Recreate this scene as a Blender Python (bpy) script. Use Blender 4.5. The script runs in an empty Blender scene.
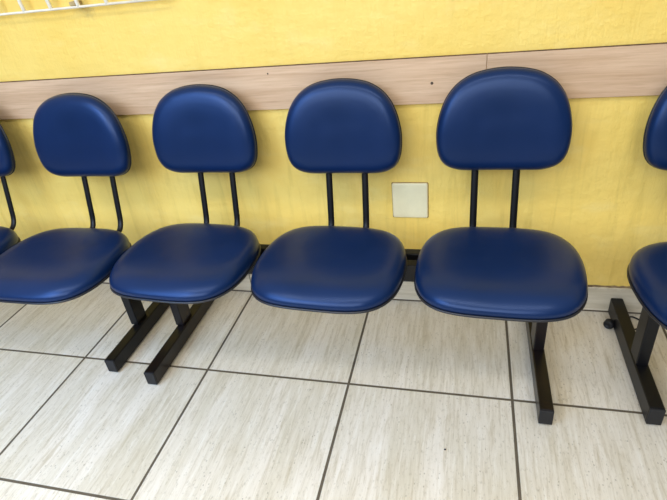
import bpy, bmesh, math, random
from mathutils import Vector, Matrix
random.seed(7)
C = bpy.context.scene.collection
S = bpy.context.scene

# ------------------------------------------------------------------ camera
cam = bpy.data.cameras.new('camera')
cam.sensor_width = 36.0
cam.lens = 27.59
cam.clip_start = 0.05
cam_o = bpy.data.objects.new('camera', cam)
C.objects.link(cam_o)
cam_o.matrix_world = Matrix(((0.9688, -0.0328, 0.2457, 1.5807),
                             (0.2247, 0.5351, -0.8144, -1.5158),
                             (-0.1047, 0.8442, 0.5257, 1.1858),
                             (0, 0, 0, 1)))
S.camera = cam_o

# ------------------------------------------------------------------ world, lights, exposure
w = bpy.data.worlds.new('world')
S.world = w
w.use_nodes = True
w.node_tree.nodes['Background'].inputs[0].default_value = (0.90, 0.94, 1.0, 1)
# a dim far side of the hall and a pale ceiling: light grows with elevation
_t = w.node_tree
_tc = _t.nodes.new('ShaderNodeTexCoord')
_sep = _t.nodes.new('ShaderNodeSeparateXYZ')
_mr = _t.nodes.new('ShaderNodeMapRange')
_mr.interpolation_type = 'SMOOTHSTEP'
_t.links.new(_tc.outputs['Generated'], _sep.inputs[0])
_t.links.new(_sep.outputs[2], _mr.inputs['Value'])
_mr.inputs['From Min'].default_value = 0.0
_mr.inputs['From Max'].default_value = 0.85
_mr.inputs['To Min'].default_value = 0.16
_mr.inputs['To Max'].default_value = 0.80
_t.links.new(_mr.outputs[0], _t.nodes['Background'].inputs[1])


def area(name, loc, target, sx, sy, power, col):
    L = bpy.data.lights.new(name, 'AREA')
    L.shape = 'RECTANGLE'
    L.size = sx
    L.size_y = sy
    L.energy = power
    L.color = col
    o = bpy.data.objects.new(name, L)
    C.objects.link(o)
    o.location = loc
    d = Vector(target) - Vector(loc)
    o.rotation_euler = d.to_track_quat('-Z', 'Y').to_euler()
    return o


area('window_daylight', (0.8, -3.9, 2.3), (1.0, 0, 0.4), 3.6, 1.6, 92, (0.93, 0.96, 1.0))
door_light = area('doorway_daylight', (-0.5, -2.5, 1.7), (0.3, -1.5, 0.0), 1.2, 1.9, 27, (0.26, 0.52, 1.0))
door_light.data.spread = math.radians(110)
area('ceiling_light', (1.2, -1.75, 2.75), (1.2, -1.75, 0), 3.4, 0.3, 30, (1.0, 0.97, 0.92))

S.view_settings.view_transform = 'Standard'
S.view_settings.look = 'None'
S.view_settings.gamma = 1.0
S.view_settings.use_curve_mapping = False
S.view_settings.exposure = 0.07


# ------------------------------------------------------------------ material helpers
def lin(r, g, b):
    f = lambda c: (c / 255 / 12.92) if c / 255 <= 0.04045 else ((c / 255 + 0.055) / 1.055) ** 2.4
    return (f(r), f(g), f(b), 1)


class G:
    def __init__(s, name):
        s.m = bpy.data.materials.new(name)
        s.m.use_nodes = True
        s.t = s.m.node_tree
        s.b = s.t.nodes['Principled BSDF']

    def n(s, typ, **kw):
        nd = s.t.nodes.new(typ)
        for k, v in kw.items():
            if k.startswith('i_'):
                key = k[2:]
                key = int(key) if key.isdigit() else key.replace('_', ' ')
                s.put(nd.inputs[key], v)
            else:
                setattr(nd, k, v)
        return nd

    def put(s, sock, v):
        if isinstance(v, bpy.types.NodeSocket):
            s.t.links.new(v, sock)
        else:
            sock.default_value = v

    def math(s, op, a, b=0.0, c=0.0, clamp=False):
        nd = s.n('ShaderNodeMath', operation=op, use_clamp=clamp)
        s.put(nd.inputs[0], a)
        s.put(nd.inputs[1], b)
        s.put(nd.inputs[2], c)
        return nd.outputs[0]

    def pos(s, scale=(1, 1, 1), loc=(0, 0, 0)):
        tc = s.n('ShaderNodeTexCoord')
        mp = s.n('ShaderNodeMapping')
        s.put(mp.inputs['Vector'], tc.outputs['Object'])
        mp.inputs['Scale'].default_value = scale
        mp.inputs['Location'].default_value = loc
        return mp.outputs[0]

    def noise(s, vec, scale, detail=4, rough=0.55, dist=0.0):
        nd = s.n('ShaderNodeTexNoise')
        s.put(nd.inputs['Vector'], vec)
        nd.inputs['Scale'].default_value = scale
        nd.inputs['Detail'].default_value = detail
        nd.inputs['Roughness'].default_value = rough
        nd.inputs['Distortion'].default_value = dist
        return nd.outputs['Fac']

    def ramp(s, fac, lo, hi, a=0.0, b=1.0):
        nd = s.n('ShaderNodeMapRange')
        s.put(nd.inputs['Value'], fac)
        nd.inputs['From Min'].default_value = lo
        nd.inputs['From Max'].default_value = hi
        nd.inputs['To Min'].default_value = a
        nd.inputs['To Max'].default_value = b
        return nd.outputs[0]

    def mix(s, fac, a, b, typ='MIX'):
        nd = s.n('ShaderNodeMix', data_type='RGBA', blend_type=typ)
        s.put(nd.inputs[0], fac)
        s.put(nd.inputs[6], a)
        s.put(nd.inputs[7], b)
        return nd.outputs[2]

    def bump(s, h, strength, dist=0.01, normal=None):
        nd = s.n('ShaderNodeBump')
        s.put(nd.inputs['Height'], h)
        nd.inputs['Strength'].default_value = strength
        nd.inputs['Distance'].default_value = dist
        if normal is not None:
            s.put(nd.inputs['Normal'], normal)
        return nd.outputs[0]

    def out(s, col=None, rough=None, normal=None, spec=None, metal=None, tint=None):
        if col is not None:
            s.put(s.b.inputs['Base Color'], col)
        if rough is not None:
            s.put(s.b.inputs['Roughness'], rough)
        if normal is not None:
            s.put(s.b.inputs['Normal'], normal)
        if spec is not None:
            s.put(s.b.inputs['Specular IOR Level'], spec)
        if metal is not None:
            s.put(s.b.inputs['Metallic'], metal)
        if tint is not None:
            s.b.inputs['Specular Tint'].default_value = tint
        return s.m


def mat_wall():
    g = G('yellow_painted_plaster')
    p = g.pos()
    big = g.noise(p, 2.2, 4, 0.6)
    col = g.mix(g.ramp(big, 0.35, 0.68), lin(246, 216, 120), lin(241, 205, 101))
    streak = g.noise(g.pos((16, 1, 1.6)), 1.6, 5, 0.65, 0.6)
    sz = g.n('ShaderNodeSeparateXYZ')
    g.put(sz.inputs[0], p)
    below = g.ramp(sz.outputs[2], 0.74, 0.72, 0.25, 1.0)   # the paint is brushed on more roughly below the rail
    col = g.mix(g.math('MULTIPLY', g.ramp(streak, 0.5, 0.75, 0, 0.6), below), col, lin(214, 182, 86))
    pale = g.noise(g.pos((3, 1, 7), (3, 0, 1)), 1.7, 5, 0.6)
    col = g.mix(g.ramp(pale, 0.55, 0.75, 0, 0.3), col, lin(246, 229, 160))
    fine = g.noise(p, 90, 3, 0.6)
    brush = g.noise(g.pos((40, 1, 7)), 1.5, 5, 0.65, 0.8)
    mid = g.noise(g.pos((6, 1, 10)), 3, 4, 0.6)
    # small grey scuff beside the wire rack
    tc = g.n('ShaderNodeTexCoord')
    sc = g.n('ShaderNodeVectorMath', operation='DISTANCE')
    g.put(sc.inputs[0], tc.outputs['Object'])
    sc.inputs[1].default_value = (0.43, 0, 1.062)
    wob = g.math('MULTIPLY', g.noise(p, 60, 4, 0.7), 0.05)
    d = g.math('ADD', sc.outputs['Value'], wob)
    col = g.mix(g.ramp(d, 0.025, 0.06, 0.4, 0.0), col, lin(150, 135, 90))
    nrm = g.bump(mid, 0.4, 0.012)
    nrm = g.bump(brush, 0.45, 0.006, nrm)
    nrm = g.bump(fine, 0.3, 0.002, nrm)
    return g.out(col, 0.55, nrm, 0.35)


TILE, TILE_Y = 0.48, 0.469
GX, GY = -0.1888, -0.4387


def mat_floor():
    g = G('travertine_floor_tiles')
    tc = g.n('ShaderNodeTexCoord')
    sp = g.n('ShaderNodeSeparateXYZ')
    g.put(sp.inputs[0], tc.outputs['Object'])
    u = g.math('DIVIDE', g.math('SUBTRACT', sp.outputs[0], GX), TILE)
    v = g.math('DIVIDE', g.math('SUBTRACT', sp.outputs[1], GY), TILE_Y)
    fu = g.math('ABSOLUTE', g.math('SUBTRACT', g.math('FRACT', u), 0.5))
    fv = g.math('ABSOLUTE', g.math('SUBTRACT', g.math('FRACT', v), 0.5))
    edge = g.math('MAXIMUM', fu, fv)
    grout = g.ramp(edge, 0.4908, 0.4928)
    cell = g.n('ShaderNodeCombineXYZ')
    g.put(cell.inputs[0], g.math('FLOOR', u))
    g.put(cell.inputs[1], g.math('FLOOR', v))
    wn = g.n('ShaderNodeTexWhiteNoise', noise_dimensions='3D')
    g.put(wn.inputs['Vector'], cell.outputs[0])
    off = g.n('ShaderNodeVectorMath', operation='SCALE')
    g.put(off.inputs[0], wn.outputs['Color'])
    off.inputs[3].default_value = 9.0
    vec = g.n('ShaderNodeVectorMath', operation='ADD')
    g.put(vec.inputs[0], tc.outputs['Object'])
    g.put(vec.inputs[1], off.outputs[0])

    def scaled(a, b):
        mp = g.n('ShaderNodeMapping')
        g.put(mp.inputs['Vector'], vec.outputs[0])
        mp.inputs['Scale'].default_value = (a, b, 1)
        return mp.outputs[0]
    broad = g.noise(scaled(9, 1.1), 1.3, 5, 0.6, 0.4)
    vein = g.noise(scaled(62, 4.5), 1.5, 8, 0.72, 0.35)
    fine = g.noise(scaled(110, 40), 1.5, 6, 0.75, 0.2)
    col = g.mix(g.ramp(broad, 0.35, 0.68), lin(232, 222, 204), lin(212, 201, 177))
    col = g.mix(g.ramp(vein, 0.5, 0.68, 0, 0.7), col, lin(184, 168, 136))
    col = g.mix(g.ramp(vein, 0.46, 0.32, 0, 0.5), col, lin(244, 239, 226))
    col = g.mix(g.ramp(fine, 0.55, 0.70, 0, 0.62), col, lin(160, 146, 118))
    pit = g.n('ShaderNodeTexVoronoi')
    g.put(pit.inputs['Vector'], scaled(95, 60))
    pit.inputs['Scale'].default_value = 1.0
    pits = g.math('MULTIPLY', g.ramp(pit.outputs['Distance'], 0.2, 0.1), g.ramp(g.noise(scaled(12, 5), 2.0, 4), 0.46, 0.60))
    col = g.mix(g.math('MULTIPLY', pits, 0.55), col, lin(140, 126, 102))
    tint = g.n('ShaderNodeMapRange')
    g.put(tint.inputs['Value'], wn.outputs['Value'])
    tint.inputs['To Min'].default_value = 0.95
    tint.inputs['To Max'].default_value = 1.03
    hs = g.n('ShaderNodeHueSaturation')
    g.put(hs.inputs['Color'], col)
    g.put(hs.inputs['Value'], tint.outputs[0])
    gcol = g.mix(g.noise(tc.outputs['Object'], 25, 4), lin(112, 100, 80), lin(72, 63, 50))
    col = g.mix(grout, hs.outputs[0], gcol)
    rough = g.mix(grout, (0.34, 0.34, 0.34, 1), (0.85, 0.85, 0.85, 1))
    h = g.math('SUBTRACT', g.math('MULTIPLY', pits, -0.25), grout)
    nrm = g.bump(h, 0.5, 0.003)
    return g.out(col, rough, nrm, 0.4)


def mat_skirting():
    g = G('travertine_skirting_tile')
    p = g.pos((1, 1, 1), (0, 0, 0))
    band = g.noise(g.pos((2.0, 1, 26)), 1.6, 6, 0.65, 0.5)
    col = g.mix(g.ramp(band, 0.35, 0.7), lin(226, 218, 198), lin(198, 188, 164))
    fine = g.noise(g.pos((14, 1, 90)), 1.6, 5, 0.7)
    col = g.mix(g.ramp(fine, 0.56, 0.78, 0, 0.4), col, lin(150, 138, 116))
    sp = g.n('ShaderNodeSeparateXYZ')
    tc = g.n('ShaderNodeTexCoord')
    g.put(sp.inputs[0], tc.outputs['Object'])
    u = g.math('DIVIDE', g.math('SUBTRACT', sp.outputs[0], 0.7709), TILE)
    fu = g.math('ABSOLUTE', g.math('SUBTRACT', g.math('FRACT', u), 0.5))
    joint = g.ramp(fu, 0.4955, 0.497)
    low = g.ramp(sp.outputs[2], 0.0075, 0.0055)
    col = g.mix(g.math('MAXIMUM', joint, low), col, lin(84, 74, 60))
    dirt = g.math('MULTIPLY', g.ramp(sp.outputs[2], 0.085, 0.103), g.ramp(g.noise(p, 28, 5, 0.7), 0.4, 0.7))
    col = g.mix(g.math('MULTIPLY', dirt, 0.6), col, lin(120, 104, 78))
    return g.out(col, 0.4, g.bump(fine, 0.1, 0.002), 0.4)


def mat_wood():
    g = G('pale_oak_laminate')
    rnd = g.n('ShaderNodeObjectInfo').outputs['Random']
    tc = g.n('ShaderNodeTexCoord')
    cb = g.n('ShaderNodeCombineXYZ')
    g.put(cb.inputs[0], g.math('MULTIPLY', rnd, 13.0))
    g.put(cb.inputs[2], g.math('MULTIPLY', rnd, 7.0))
    vec = g.n('ShaderNodeVectorMath', operation='ADD')
    g.put(vec.inputs[0], tc.outputs['Object'])
    g.put(vec.inputs[1], cb.outputs[0])

    def sc(a, b):
        mp = g.n('ShaderNodeMapping')
        g.put(mp.inputs['Vector'], vec.outputs[0])
        mp.inputs['Scale'].default_value = (a, 1, b)
        return mp.outputs[0]
    a = g.noise(sc(1.2, 22), 1.6, 5, 0.6, 0.8)
    b = g.noise(sc(4, 110), 1.6, 5, 0.7, 0.4)
    col = g.mix(g.ramp(a, 0.34, 0.68), lin(219, 187, 153), lin(198, 163, 128))
    col = g.mix(g.ramp(b, 0.5, 0.74, 0, 0.5), col, lin(168, 130, 94))
    col = g.mix(g.ramp(b, 0.46, 0.3, 0, 0.4), col, lin(228, 198, 162))
    return g.out(col, 0.5, g.bump(b, 0.08, 0.001), 0.35)


def mat_vinyl():
    g = G('navy_blue_vinyl')
    p = g.pos()
    big = g.noise(p, 7, 3, 0.5)
    col = g.mix(g.ramp(big, 0.3, 0.7), lin(9, 31, 66), lin(11, 34, 73))
    wr = g.noise(g.pos((1, 1, 1)), 26, 4, 0.6)
    nrm = g.bump(g.noise(p, 9, 2, 0.5), 0.10, 0.012)
    nrm = g.bump(wr, 0.02, 0.004, nrm)
    return g.out(col, g.ramp(g.noise(p, 15, 4), 0.3, 0.7, 0.28, 0.33), nrm, 0.5, tint=(0.42, 0.58, 1.0, 1))


def plain(name, rgb, rough, spec=0.5, metal=0.0, var=0.12, scale=30, bump=0.05, to=None):
    g = G(name)
    p = g.pos()
    n = g.noise(p, scale, 4, 0.6)
    dark = tuple(int(c * (1 - var)) for c in rgb) if to is None else to
    col = g.mix(g.ramp(n, 0.35, 0.7), lin(*rgb), lin(*dark))
    return g.out(col, rough, g.bump(n, bump, 0.002), spec, metal)


M_WALL = mat_wall()
M_FLOOR = mat_floor()
M_SKIRT = mat_skirting()
M_WOOD = mat_wood()
M_VINYL = mat_vinyl()
M_PIPE = plain('black_piping', (26, 28, 36), 0.35)
M_SHELL = plain('black_plastic_shell', (24, 25, 30), 0.5)
M_STEEL = plain('black_painted_steel', (9, 9, 12), 0.36, 0.28, scale=60, to=(15, 14, 16))
M_WORN = plain('worn_dark_brown_steel', (24, 15, 13), 0.32, 0.35, scale=20, to=(9, 8, 11))
M_GREY = plain('charcoal_painted_steel', (17, 17, 19), 0.42, 0.3, scale=60, to=(12, 12, 14))
M_RUBBER = plain('black_rubber', (20, 20, 22), 0.6)
M_COVER = plain('off_white_plastic', (236, 226, 184), 0.4, var=0.05, scale=14, bump=0.06)
M_COVER_EDGE = plain('grimy_plaster_edge', (170, 135, 80), 0.8, var=0.3, scale=70)
M_WHITE = plain('white_painted_wire', (240, 234, 216), 0.4, var=0.06)
M_GROUT = plain('crumbling_grey_brown_mortar', (150, 132, 98), 0.9, scale=55, bump=0.6, to=(92, 78, 58))
M_SCREW = plain('dark_screw_head', (92, 72, 54), 0.5, metal=0.3)
M_EDGE = plain('dark_brown_top_strip', (112, 84, 56), 0.8, scale=40, to=(70, 52, 36))
M_CLIP = plain('grey_brown_clip', (196, 172, 118), 0.6, to=(150, 128, 86))
M_CORD = plain('black_cord', (24, 24, 26), 0.5)


# ------------------------------------------------------------------ geometry helpers
def link(name, bm, mat, parent=None, smooth=True, loc=None):
    me = bpy.data.meshes.new(name)
    bmesh.ops.recalc_face_normals(bm, faces=bm.faces)
    bm.to_mesh(me)
    bm.free()
    me.materials.append(mat)
    for f in me.polygons:
        f.use_smooth = smooth
    o = bpy.data.objects.new(name, me)
    C.objects.link(o)
    if parent is not None:
        o.parent = parent
    if loc is not None:
        o.location = loc
    return o


def box(bm, x0, x1, y0, y1, z0, z1, bevel=0.0, seg=2):
    vs = [bm.verts.new((x, y, z)) for x in (x0, x1) for y in (y0, y1) for z in (z0, z1)]
    idx = ((0, 1, 3, 2), (4, 6, 7, 5), (0, 4, 5, 1), (2, 3, 7, 6), (0, 2, 6, 4), (1, 5, 7, 3))
    fs = [bm.faces.new([vs[i] for i in f]) for f in idx]
    bmesh.ops.recalc_face_normals(bm, faces=fs)
    if bevel > 0:
        es = list({e for f in fs for e in f.edges})
        bmesh.ops.bevel(bm, geom=es, offset=bevel, segments=seg, profile=0.5, affect='EDGES')


def box_obj(name, ext, mat, parent=None, bevel=0.002, seg=2):
    bm = bmesh.new()
    box(bm, *ext, bevel=bevel, seg=seg)
    o = link(name, bm, mat, parent, smooth=False)
    return o


def sweep(bm, path, ra, rb=None, n=12, closed=False, up=(1, 0, 0)):
    """tube of elliptic section along a path; ra is measured along 'up'"""
    rb = ra if rb is None else rb
    path = [Vector(p) for p in path]
    rings = []
    N = len(path)
    for i, p in enumerate(path):
        if closed:
            t = path[(i + 1) % N] - path[i - 1]
        else:
            t = path[min(i + 1, N - 1)] - path[max(i - 1, 0)]
        t.normalize()
        a = Vector(up) - t * t.dot(Vector(up))
        if a.length < 1e-5:
            a = Vector((0, 1, 0)) - t * t.y
        a.normalize()
        b = t.cross(a)
        rings.append([bm.verts.new(p + a * ra * math.cos(2 * math.pi * k / n) + b * rb * math.sin(2 * math.pi * k / n)) for k in range(n)])
    for i in range(N if closed else N - 1):
        r0, r1 = rings[i], rings[(i + 1) % N]
        for k in range(n):
            bm.faces.new((r0[k], r0[(k + 1) % n], r1[(k + 1) % n], r1[k]))
    if not closed:
        bm.faces.new(rings[0][::-1])
        bm.faces.new(rings[-1])


def loft(bm, rings, cap0=True, cap1=True):
    R = [[bm.verts.new(p) for p in r] for r in rings]
    n = len(R[0])
    for a, b in zip(R, R[1:]):
        for k in range(n):
            bm.faces.new((a[k], a[(k + 1) % n], b[(k + 1) % n], b[k]))
    for flag, r in ((cap0, R[0]), (cap1, R[-1])):
        if flag:
            c = Vector((0, 0, 0))
            for q in r:
                c += q.co
            cv = bm.verts.new(c / n)
            for k in range(n):
                bm.faces.new((r[k], r[(k + 1) % n], cv))


def thing(name, label, cat, loc=(0, 0, 0), group=None):
    o = bpy.data.objects.new(name, None)
    o.empty_display_size = 0.1
    C.objects.link(o)
    o.location = loc
    o['label'] = label
    o['category'] = cat
    if group:
        o['group'] = group
    return o


def structure(o):
    o['kind'] = 'structure'
    return o


# ------------------------------------------------------------------ the room
X0, X1 = -3.2, 5.2
structure(box_obj('wall_back', (X0, X1, 0.0, 0.15, 0.0, 2.8), M_WALL, bevel=0))
structure(box_obj('floor', (X0, X1, -5.0, 0.0, -0.06, 0.0), M_FLOOR, bevel=0))
structure(box_obj('baseboard_back', (X0, X1, -0.010, 0.0, 0.0, 0.100), M_SKIRT, bevel=0.001))

# crumbling mortar bead along the top of the skirting tiles
bm = bmesh.new()
rings = []
n_seg = 700
for i in range(n_seg + 1):
    x = X0 + (X1 - X0) * i / n_seg
    hh = 0.003 + 0.0045 * random.random() * (0.4 + 0.6 * (math.sin(x * 9.1) > -0.3))
    dd = 0.004 + 0.005 * random.random()
    rings.append([(x, -dd, 0.0995), (x, -dd * 0.7, 0.100 + hh * 0.8), (x, 0.0, 0.100 + hh), (x, 0.0, 0.0995)])
loft(bm, rings)
structure(link('trim_3', bm, M_GROUT, smooth=False))

# laminate chair rail: two boards butted end to end
RZ0, RZ1, RT = 0.733, 0.862, 0.012
SEAM = 1.6265


def rail(name, x0, x1):
    o = structure(box_obj(name, (x0, x1, -RT, 0.0, RZ0, RZ1), M_WOOD, bevel=0.0008, seg=1))
    box_obj('top_strip', (x0, x1, -RT + 0.0006, 0.0, RZ1 - 0.0002, RZ1 + 0.0012), M_EDGE, o, bevel=0.0)  # thin dark brown strip drawn along the top of the board
    return o


r1 = rail('trim_1', X0, SEAM - 0.0006)
r2 = rail('trim_2', SEAM + 0.0006, X1)
# screw heads sunk in the boards
for (x, z, par) in ((1.4789, 0.7917, r1), (0.989, 0.843, r1)):
    bm = bmesh.new()
    rr = 0.0042 if x > 1.2 else 0.0025
    loft(bm, [[(x + q * rr * math.cos(a), -RT - d, z + q * rr * math.sin(a)) for a in [2 * math.pi * k / 14 for k in range(14)]]
              for q, d in ((1.0, -0.001), (1.0, 0.0005), (0.7, 0.0008), (0.3, 0.0001))])
    link('screw', bm, M_SCREW, par, smooth=False)


# ------------------------------------------------------------------ seat shapes
def outline(n_pts, hw, f):
    return [f(2 * math.pi * k / n_pts) for k in range(n_pts)]


SW, SD, NF, NB = 0.416, 0.366, 3.0, 2.8
BUMPS = ((-52, 0.022), (0, 0.004), (52, 0.026))
NP = 96


def seat_xy(th, k=1.0):
    c, s = math.cos(th), math.sin(th)
    n = NF if s < 0 else NB
    r = (abs(c) ** n + abs(s) ** n) ** (-1.0 / n)
    al = math.degrees(math.asin(max(-1, min(1, s))))
    r *= 1 + sum(b * math.exp(-((al - a) / 16) ** 2) for a, b in BUMPS)
    return c * r * SW / 2 * k, s * r * SD / 2 * k


SEAT_H = 0.047


def seat_mesh():
    bm = bmesh.new()
    rings = []
    prof = [(0.97, -0.002), (0.995, 0.004), (1.004, 0.010), (1.002, 0.018), (0.994, 0.0265), (0.974, 0.034),
            (0.940, 0.0405), (0.890, 0.0450), (0.83, 0.0480), (0.76, 0.0498), (0.68, 0.0510), (0.58, 0.0518), (0.46, 0.0523), (0.32, 0.0526), (0.1, 0.0527)]
    for k, z in prof:
        z *= 1.03
        ring = []
        for j in range(NP):
            th = 2 * math.pi * j / NP
            lean = 0.125 * max(0.0, -math.sin(th)) ** 2 * min(1.0, max(0.0, z - 0.012) / 0.036) ** 1.3 if k > 0.3 else 0.0
            x, y = seat_xy(th, k * (1 - lean))
            zz = z
            # waterfall front: the top rolls down toward the front edge
            v = -y / (SD / 2)
            if v > 0.2 and z > 0.018:
                t = (v - 0.2) / 0.8
                zz = z - 0.005 * t ** 1.6 * min(1, (z - 0.018) / 0.02)
            # slight dish where people sit
            zz -= 0.003 * math.exp(-((x / 0.1) ** 2 + ((y - 0.02) / 0.09) ** 2)) if z > 0.044 else 0
            ring.append((x, y, zz))
        rings.append(ring)
    loft(bm, rings)
    return bm


def seat_ring(k, z):
    return [(*seat_xy(2 * math.pi * j / NP, k), z) for j in range(NP)]


BH = 0.272
BHALF = [(0.0, 0.0), (0.0, 0.09), (0.010, 0.117), (0.03, 0.136), (0.065, 0.153), (0.12, 0.166), (0.2, 0.174), (0.3, 0.1775), (0.39, 0.178),
         (0.48, 0.1755), (0.58, 0.1695), (0.68, 0.160), (0.76, 0.149), (0.84, 0.132), (0.90, 0.112), (0.95, 0.086), (0.98, 0.056), (0.995, 0.026), (1.0, 0.0)]


def smooth_half():
    # Catmull-Rom through the half profile, resampled by length
    P = [Vector((h, s * BH, 0)) for s, h in BHALF]
    pts = []
    for i in range(len(P) - 1):
        p0 = P[i - 1] if i > 0 else Vector((-P[1].x, P[1].y, 0))
        p3 = P[i + 2] if i + 2 < len(P) else Vector((-P[-2].x, P[-2].y, 0))
        p1, p2 = P[i], P[i + 1]
        for q in range(8):
            t = q / 8
            pts.append(0.5 * ((2 * p1) + (p2 - p0) * t + (2 * p0 - 5 * p1 + 4 * p2 - p3) * t * t + (3 * p1 - p0 - 3 * p2 + p3) * t ** 3))
    pts.append(P[-1])
    L = [0.0]
    for a, b in zip(pts, pts[1:]):
        L.append(L[-1] + (b - a).length)
    out, n, j = [], 48, 0
    for k in range(n + 1):
        d = L[-1] * k / n
        while j < len(L) - 2 and L[j + 1] < d:
            j += 1
        t = (d - L[j]) / max(1e-9, L[j + 1] - L[j])
        out.append(pts[j].lerp(pts[j + 1], t))
    return [Vector((p.x * 0.985, p.y, 0)) for p in out]


_half = smooth_half()
BACK_LOOP = [(p.x, p.y) for p in _half] + [(-p.x, p.y) for p in _half[-2:0:-1]]
BCZ = 0.46 * BH


def back_ring(off, y):
    """the outline moved inwards by off metres, at depth y; local z up, gently concave"""
    n = len(BACK_LOOP)
    ring = []
    for i in range(n):
        x, z = BACK_LOOP[i]
        fx = 1 - off / 0.178
        fz = 1 - off / (BH / 2)
        ring.append((x * fx, y - 0.010 * (x * fx / 0.178) ** 2, BCZ + (z - BCZ) * fz))
    return ring


def back_mesh():
    bm = bmesh.new()
    prof = [(0.004, 0.0), (-0.001, -0.006), (-0.0015, -0.013), (0.0015, -0.021), (0.008, -0.0285), (0.017, -0.0335), (0.030, -0.0365),
            (0.048, -0.0382), (0.070, -0.039), (0.095, -0.0392), (0.12, -0.0392)]
    loft(bm, [back_ring(o, y) for o, y in prof])
    return bm


def back_shell():
    bm = bmesh.new()
    loft(bm, [back_ring(o, y) for o, y in ((0.006, 0.0), (0.006, 0.002), (0.011, 0.006), (0.026, 0.011), (0.06, 0.014), (0.11, 0.015))])
    return bm


def chair_parts(root, cx, bx, yaw, dz, px, dy, seat_y, seat_z, yb, tilt):
    """one place on a bench: seat, backrest and the two bars joining them (bench-local coordinates)"""
    seat_y = seat_y + dy
    se = link('seat', seat_mesh(), M_VINYL, root, loc=(cx, seat_y, seat_z))
    se.rotation_euler = (0, 0, yaw)
    bm = bmesh.new()
    sweep(bm, seat_ring(1.0, 0.0), 0.0034, n=8, closed=True, up=(0, 0, 1))
    link('piping', bm, M_PIPE, se)
    bm = bmesh.new()
    loft(bm, [seat_ring(k, z) for k, z in ((0.985, 0.0), (0.985, -0.004), (0.95, -0.010), (0.80, -0.013), (0.4, -0.013))])
    link('seat_shell', bm, M_SHELL, se)
    bz = 0.561 + dz
    ba = link('backrest', back_mesh(), M_VINYL, root, loc=(bx, yb, bz))
    ba.rotation_euler = (-tilt, 0, 0)
    bm = bmesh.new()
    sweep(bm, back_ring(0.0005, -0.001), 0.0040, n=8, closed=True, up=(0, 1, 0))
    link('piping', bm, M_PIPE, ba)
    link('back_shell', back_shell(), M_SHELL, ba)
    # bent oval bars
    back = Vector((0, math.sin(tilt), math.cos(tilt)))
    p_top = Vector((0, yb, bz)) + back * 0.15 + Vector((0, 0.016, -0.004))
    slope = -0.24
    zb = 0.415
    p_low = Vector((0, p_top.y + slope * (p_top.z - zb), zb))
    d_in = (p_low - p_top).normalized()
    p_bend = p_low + d_in * 0.040
    p_end = Vector((0, seat_y + 0.02, seat_z - 0.0155))
    for s in (-1, 1):
        path = [p_top.lerp(p_low, t / 4) for t in range(5)]
        p1 = p_low + d_in * 0.034
        p2 = Vector((0, p1.y - 0.034, p_end.z))
        for t in [k / 8 for k in range(1, 9)]:
            path.append((1 - t) ** 2 * p_low + 2 * t * (1 - t) * Vector((0, p1.y - 0.002, p_end.z + 0.002)) + t * t * p2)
        path.append(p_end)
        bm = bmesh.new()
        sweep(bm, [v + Vector(((cx + bx) / 2 + px + s * 0.057, 0, 0)) for v in path], 0.0102, 0.0065, n=14, up=(1, 0, 0))
        link('backrest_bar', bm, M_STEEL, root)


def leg_parts(root, x, mat, y_front, y_back, py0, py1, ztop, wid=0.036, zf=0.058, post_dx=0.0):
    h = wid / 2
    lg = box_obj('leg', (x - h * 0.86 + post_dx, x + h * 0.86 + post_dx, py0, py1, zf - 0.001, ztop), mat, root, bevel=0.003)
    box_obj('foot_bar', (x - h, x + h, y_front + 0.004, y_back, 0.006, zf), mat, lg, bevel=0.0035)
    box_obj('end_cap', (x - h * 0.98, x + h * 0.98, y_front, y_front + 0.006, 0.007, zf - 0.001), M_RUBBER, lg, bevel=0.002)
    for yy in (y_front + 0.03, y_back - 0.035):
        bm = bmesh.new()
        loft(bm, [[(x + r * math.cos(a), yy + r * math.sin(a), z) for a in [2 * math.pi * k / 16 for k in range(16)]]
                  for r, z in ((0.013, 0.0), (0.0135, 0.003), (0.012, 0.007), (0.006, 0.0085))])
        link('leveling_foot', bm, M_RUBBER, lg)
    return lg


def bench(label, ox, centres, seat_y, seat_z, yb, tilt, legs, beam_x, beam_y):
    root = thing('waiting_bench', label, 'bench', (ox, 0, 0), 'waiting benches along the yellow wall')
    zt = seat_z - 0.0195
    for (y0, y1) in beam_y:
        box_obj('beam', (beam_x[0], beam_x[1], y0, y1, zt - 0.058, zt), M_STEEL, root, bevel=0.003)
    for cx, bx, yaw, dz, px, dy in centres:
        chair_parts(root, cx, bx, yaw, dz, px, dy, seat_y, seat_z, yb, tilt)
    for kw in legs:
        leg_parts(root, ztop=zt - 0.0575, **kw)
    return root


TILT = math.radians(8.5)
# middle bench: three places
bench('complete three-seat navy vinyl waiting bench in the middle, directly below the square wall cover', 1.222,
      ((-0.446, -0.454, -0.05, 0, 0.010, -0.012), (-0.002, -0.002, -0.05, -0.004, 0.004, -0.010), (0.447, 0.452, -0.028, 0.004, -0.008, 0.004)), -0.366, 0.3845, -0.094, TILT,
      [dict(x=-0.603, mat=M_WORN, y_front=-0.531, y_back=-0.02, py0=-0.298, py1=-0.235, post_dx=-0.008),
       dict(x=0.588, mat=M_WORN, y_front=-0.519, y_back=-0.02, py0=-0.288, py1=-0.212)],
      (-0.66, 0.64), ((-0.252, -0.222), (-0.312, -0.282)))
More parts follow.
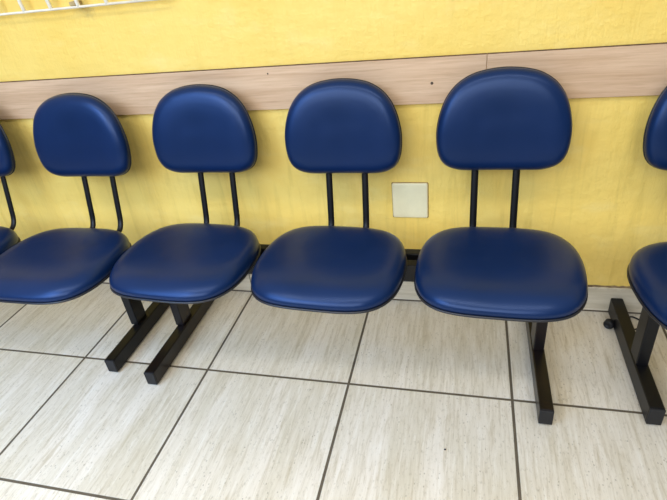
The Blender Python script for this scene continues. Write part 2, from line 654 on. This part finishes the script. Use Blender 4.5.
# left bench: its two right-hand places are in the picture
bench('navy vinyl waiting bench cut off by the left photo edge, below the white wire rack', -0.088,
      ((-0.45, -0.50, 0, 0, 0, 0), (-0.012, -0.058, 0.0, 0, 0.004, 0), (0.434, 0.416, 0.0, 0, 0.008, 0)), -0.425, 0.3845, -0.121, TILT,
      [dict(x=0.536, mat=M_STEEL, y_front=-0.496, y_back=-0.02, py0=-0.312, py1=-0.255, post_dx=-0.012),
       dict(x=-0.60, mat=M_STEEL, y_front=-0.491, y_back=-0.02, py0=-0.300, py1=-0.250)],
      (-0.66, 0.56), ((-0.282, -0.252), (-0.342, -0.312)))
# right bench: only the edge of its first place is in the picture
bench('navy vinyl waiting bench at the right photo edge with a charcoal leg and black cord', 2.646,
      ((-0.456, -0.442, 0.09, 0, 0, 0), (0.0, 0.01, 0.03, 0, 0, 0), (0.45, 0.46, 0, 0, 0, 0)), -0.404, 0.3845, -0.098, TILT,
      [dict(x=-0.567, mat=M_GREY, y_front=-0.482, y_back=-0.0115, py0=-0.322, py1=-0.262, wid=0.037, zf=0.064),
       dict(x=0.60, mat=M_GREY, y_front=-0.482, y_back=-0.0115, py0=-0.322, py1=-0.262, wid=0.037, zf=0.064)],
      (-0.60, 0.66), ((-0.272, -0.242), (-0.332, -0.302)))

# ------------------------------------------------------------------ square cover plate on the wall
cv = thing('outlet_cover', 'square off-white blank plastic cover plate on the yellow wall under the wood rail', 'wall plate', (1.4065, 0, 0.413))
bm = bmesh.new()


def rrect(hw, hh, r, y):
    pts = []
    for cx, cz, a0 in ((hw - r, hh - r, 0), (-hw + r, hh - r, 90), (-hw + r, -hh + r, 180), (hw - r, -hh + r, 270)):
        for k in range(7):
            a = math.radians(a0 + 15 * k)
            pts.append((cx + r * math.cos(a), y, cz + r * math.sin(a)))
    return pts


loft(bm, [rrect(0.0575, 0.0625, 0.006, 0.0), rrect(0.0575, 0.0625, 0.006, -0.005), rrect(0.056, 0.061, 0.0055, -0.0068),
          rrect(0.053, 0.058, 0.005, -0.0075), rrect(0.03, 0.03, 0.004, -0.0078)])
link('cover_plate', bm, M_COVER, cv)
bm = bmesh.new()
loft(bm, [rrect(0.0595, 0.0645, 0.004, 0.0), rrect(0.0592, 0.0642, 0.004, -0.0014), rrect(0.058, 0.062, 0.004, -0.0016)])
link('plaster_edge', bm, M_COVER_EDGE, cv)

# ------------------------------------------------------------------ white wire rack at the top left
rk = thing('wire_rack', 'white wire wall rack at the top left corner above the wood rail', 'rack', (0, 0, 1.07))
RY = -0.030


def rod(name, a, b, r, parent=rk):
    bm = bmesh.new()
    sweep(bm, [a, b], r, n=10, up=(0, 1, 0) if abs(a[1] - b[1]) < 1e-6 else (1, 0, 0))
    return link(name, bm, M_WHITE, parent)


RX = 0.04
rod('bottom_rail', (-0.95, RY, 0.004), (0.72, RY, 0.004), 0.0038)
rod('top_rail', (-0.95, RY, 0.50), (0.72, RY, 0.50), 0.0038)
for k in range(-9, 7):
    x = 0.1 + 0.1 * k + RX * 0.62
    bm = bmesh.new()
    path = [(x + 0.001, RY + 0.003, 0.004), (x, RY, 0.012), (x - 0.001, RY - 0.002, 0.03), (x - 0.001, RY - 0.002, 0.42), (x, RY, 0.50)]
    sweep(bm, path, 0.0058, n=10, up=(1, 0, 0))
    link('upright_wire', bm, M_WHITE, rk)
for x in (0.408, -0.62):
    b = box_obj('wall_clip', (x - 0.011, x + 0.011, RY - 0.004, 0.0, 0.008, 0.020), M_CLIP, rk, bevel=0.003)
    b = box_obj('wall_clip', (x - 0.011, x + 0.011, RY - 0.004, 0.0, 0.49, 0.51), M_CLIP, rk, bevel=0.003)

# ------------------------------------------------------------------ black cord with a round plug
cd = thing('power_cord', 'black cord with round plug on the floor beside the charcoal bench leg', 'cord', (2.048, -0.090, 0))


def smooth_path(P, m=10):
    P = [Vector(p) for p in P]
    out = []
    for i in range(len(P) - 1):
        p0, p1, p2, p3 = P[max(i - 1, 0)], P[i], P[i + 1], P[min(i + 2, len(P) - 1)]
        for q in range(m):
            t = q / m
            out.append(0.5 * ((2 * p1) + (p2 - p0) * t + (2 * p0 - 5 * p1 + 4 * p2 - p3) * t * t + (3 * p1 - p0 - 3 * p2 + p3) * t ** 3))
    out.append(P[-1])
    return out


bm = bmesh.new()
sweep(bm, smooth_path([(0.006, 0.0, 0.010), (0.024, 0.003, 0.0032), (0.050, 0.012, 0.0028), (0.066, 0.042, 0.0028), (0.079, 0.060, 0.0028), (0.098, 0.050, 0.0028),
                       (0.106, 0.028, 0.0028), (0.094, 0.006, 0.0028), (0.072, -0.006, 0.0028), (0.052, -0.014, 0.0028), (0.040, -0.016, 0.0028)]),
      0.0026, n=8, up=(0, 0, 1))
link('cable', bm, M_CORD, cd)
bm = bmesh.new()
rings = []
for r, d in ((0.004, -0.013), (0.013, -0.012), (0.0155, -0.008), (0.0155, 0.006), (0.0135, 0.010), (0.009, 0.011), (0.0085, 0.007), (0.002, 0.007)):
    ring = []
    for k in range(24):
        a = 2 * math.pi * k / 24
        # disc standing on its rim, its face turned out from the bar
        ring.append((r * math.cos(a), -d, 0.0156 + r * math.sin(a)))
    rings.append(ring)
loft(bm, rings)
pl = link('plug', bm, M_RUBBER, cd)
pl.rotation_euler = (0, 0, math.radians(-35))

# ------------------------------------------------------------------ a crumb of dirt on the tiles
bm = bmesh.new()
bmesh.ops.create_icosphere(bm, subdivisions=2, radius=0.0026)
for v in bm.verts:
    v.co *= 1 + 0.35 * (random.random() - 0.5)
    v.co.z *= 0.6
cr = link('crumb', bm, M_RUBBER, loc=(1.5515, -0.6321, 0.0014))
cr['label'] = 'tiny black crumb alone on the tiles in front of the middle bench'
cr['category'] = 'crumb'
